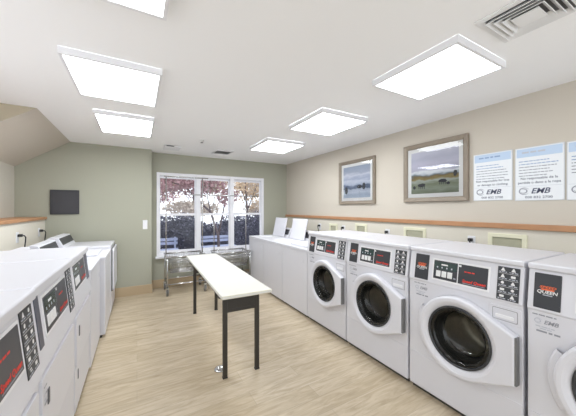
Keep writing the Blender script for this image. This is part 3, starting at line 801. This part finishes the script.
# ------------------------------------------------------------------ outside the window
m = MB(); m.box((-9, YB+.16, -.40), (14, 22, -.30), M['gravel']); struct(m.build('ground'))
def leaves(m, n, pick, size, mt, rnd):
    i = m.mi(mt)
    for _ in range(n):
        p = Vector(pick()); s_ = size*rnd.uniform(.6, 1.4)
        u = Vector((rnd.gauss(0, 1), rnd.gauss(0, 1), rnd.gauss(0, 1))).normalized(); w = u.cross(Vector((rnd.gauss(0, 1), rnd.gauss(0, 1), rnd.gauss(0, 1)))).normalized()
        f = m.bm.faces.new([m.bm.verts.new(q) for q in (p-u*s_, p+w*s_*.45, p+u*s_, p-w*s_*.45)]); f.material_index = i
rnd = random.Random(5)
GZ = -.30
m = MB()
hx0, hx1, hy0, hy1 = -3.5, 8.5, 9.6, 10.6
def hz(x): return 1.02+.16*math.sin(x*1.9)+.12*math.sin(x*4.3+1)
N = 60; loops = []
for k in range(N+1):
    x = hx0+(hx1-hx0)*k/N; h_ = hz(x)-.12
    loops.append([(x, hy0+.1, GZ), (x, hy0+.12, h_*.7), (x, hy0+.3, h_), (x, hy1-.3, h_), (x, hy1-.1, h_*.7), (x, hy1-.1, GZ)])
m.strips(loops, M['hedge'], smooth=False, cap0=True, cap1=True)
def ph():
    x = rnd.uniform(hx0, hx1); f = rnd.random(); h_ = hz(x)
    if f < .65: return (x, hy0+rnd.uniform(-.05, .18), rnd.uniform(GZ, h_))
    return (x, rnd.uniform(hy0, hy1), h_+rnd.uniform(-.15, .08))
leaves(m, 9000, ph, .05, M['hedge'], rnd); leaves(m, 4200, ph, .045, M['hedge2'], rnd)
hd = m.build('hedge', recalc=False); tag(hd, 'dark clipped hedge outside behind the benches', 'hedge')

def tree(loc, trunk, clumps, leafm, nleaf, size, name, label, seed):
    t = thing(name, label, 'tree', loc); r = random.Random(seed)
    m = MB()
    for pts, r0, r1 in trunk:
        n = len(pts); m.tube(pts, [r0+(r1-r0)*k/(n-1) for k in range(n)], M['bark'], 8)
    m.build('trunk', t)
    m = MB()
    tot = sum(c[3]*c[4] for c in clumps)
    for cx, cy, cz, a, b in clumps:
        def pk():
            d = Vector((r.gauss(0, 1), r.gauss(0, 1), r.gauss(0, 1))).normalized()*(r.random()**.4)
            return (cx+d.x*a, cy+d.y*a, cz+d.z*b)
        leaves(m, int(nleaf*a*b/tot), pk, size, M[leafm], r)
    m.build('crown', t, recalc=False)
tree((.95, 8.2, GZ), [([(1.25, 0, 0), (1.22, 0, .9), (1.0, .05, 1.6), (.3, 0, 2.3), (-.4, 0, 2.6)], .05, .012), ([(1.22, 0, .9), (1.4, .05, 1.7), (1.55, 0, 2.5)], .035, .01), ([(1.0, .05, 1.6), (.8, 0, 2.5)], .02, .008)],
     [(-.55, 0, 2.15, .75, .32), (-.1, .1, 2.5, .75, .34), (.55, 0, 2.35, .55, .35), (1.15, .1, 2.75, .65, .38), (1.45, 0, 2.15, .38, .38), (-.95, 0, 1.75, .35, .22), (.1, 0, 3.0, .9, .3)], 'maple', 3600, .055, 'maple_tree', 'spreading tree with dull red leaves outside the window', 3)
tree((4.35, 11.6, GZ), [([(0, 0, 0), (.03, 0, 1.5), (-.05, 0, 3.6), (0, 0, 5)], .07, .03), ([(.03, 0, 1.6), (.6, 0, 3.0)], .03, .01), ([(0, 0, 2.0), (-.6, 0, 3.4)], .03, .01)],
     [(0, 0, 3.2, 1.1, 1.2), (.5, 0, 2.2, .7, .6), (-.6, 0, 2.5, .8, .6)], 'tanleaf', 1700, .06, 'autumn_tree', 'slim tree with sparse tan leaves outside the right panes', 8)
for tx, ty, sc, nm, sd in ((-2.2, 15.5, 1.3, 'outside, leftmost of the far trees', 31), (3.0, 17.5, 1.45, 'outside behind the middle panes', 32), (7.4, 15.5, 1.3, 'outside at the far right of the window', 33)):
    tree((tx, ty, GZ), [([(0, 0, 0), (.08, 0, 2), (0, 0, 5.5)], .08, .03), ([(.06, 0, 1.5), (1.0, 0, 3.4)], .035, .01), ([(.05, 0, 1.9), (-1.1, 0, 3.6)], .03, .01)],
         [(0, 0, 3.9*sc, 1.9, 1.3), (1.0, 0, 2.4*sc, 1.2, .8), (-1.0, 0, 2.5*sc, 1.2, .8), (0, 0, 1.7, 1.7, .5)], 'paleleaf', 6500, .13, 'autumn_tree', 'full pale tan tree '+nm, sd)
tree((.5, 12.2, GZ), [([(0, 0, 0), (.05, 0, 2), (0, 0, 5)], .06, .03), ([(.03, 0, 1.7), (.5, 0, 3.0)], .025, .01)],
     [(0, 0, 3.3, 1.2, 1.1), (.6, 0, 2.4, .8, .5)], 'tanleaf', 900, .06, 'autumn_tree', 'slim tree with sparse tan leaves outside the left panes', 12)
def bench(loc, w, label):
    t = thing('garden_bench', label, 'bench', loc, 0, 'outdoor benches')
    m = MB()
    for k in range(4): m.box((-w/2, -.22+k*.115, .44), (w/2, -.12+k*.115, .47), M['bench'], .005)
    m.build('seat', t)
    m = MB()
    for k in range(2): m.box((-w/2, .24, .58+k*.12), (w/2, .265, .67+k*.12), M['bench'], .005)
    m.build('backrest', t)
    for sx in (-1, 1):
        m = MB(); m.box((sx*(w/2-.08)-.025, -.2, 0), (sx*(w/2-.08)+.025, -.15, .44), M['bench']); m.box((sx*(w/2-.08)-.025, .2, 0), (sx*(w/2-.08)+.025, .24, .82), M['bench']); m.build('leg', t)
bench((.55, 8.9, GZ), 1.15, 'pale blue garden bench outside behind the left panes')
bench((2.35, 9.0, GZ), 1.2, 'pale blue garden bench outside behind the middle panes')

# ------------------------------------------------------------------ sky, camera, view
w = bpy.data.worlds.new('sky'); scene.world = w; w.use_nodes = True
bg = w.node_tree.nodes['Background']; bg.inputs[0].default_value = (.91, .955, 1.0, 1); bg.inputs[1].default_value = 1.65
cam = bpy.data.cameras.new('camera'); co = bpy.data.objects.new('camera', cam); COL.objects.link(co)
co.location = (0, 0, 1.42); co.rotation_euler = (PI/2, 0, -math.atan(151/268))
cam.sensor_width = 36; cam.lens = 268/576*36; cam.shift_y = .4/576; cam.clip_start = .02
scene.camera = co
vs = scene.view_settings; vs.view_transform = 'Standard'; vs.look = 'None'; vs.exposure = .40; vs.gamma = 1; vs.use_curve_mapping = False
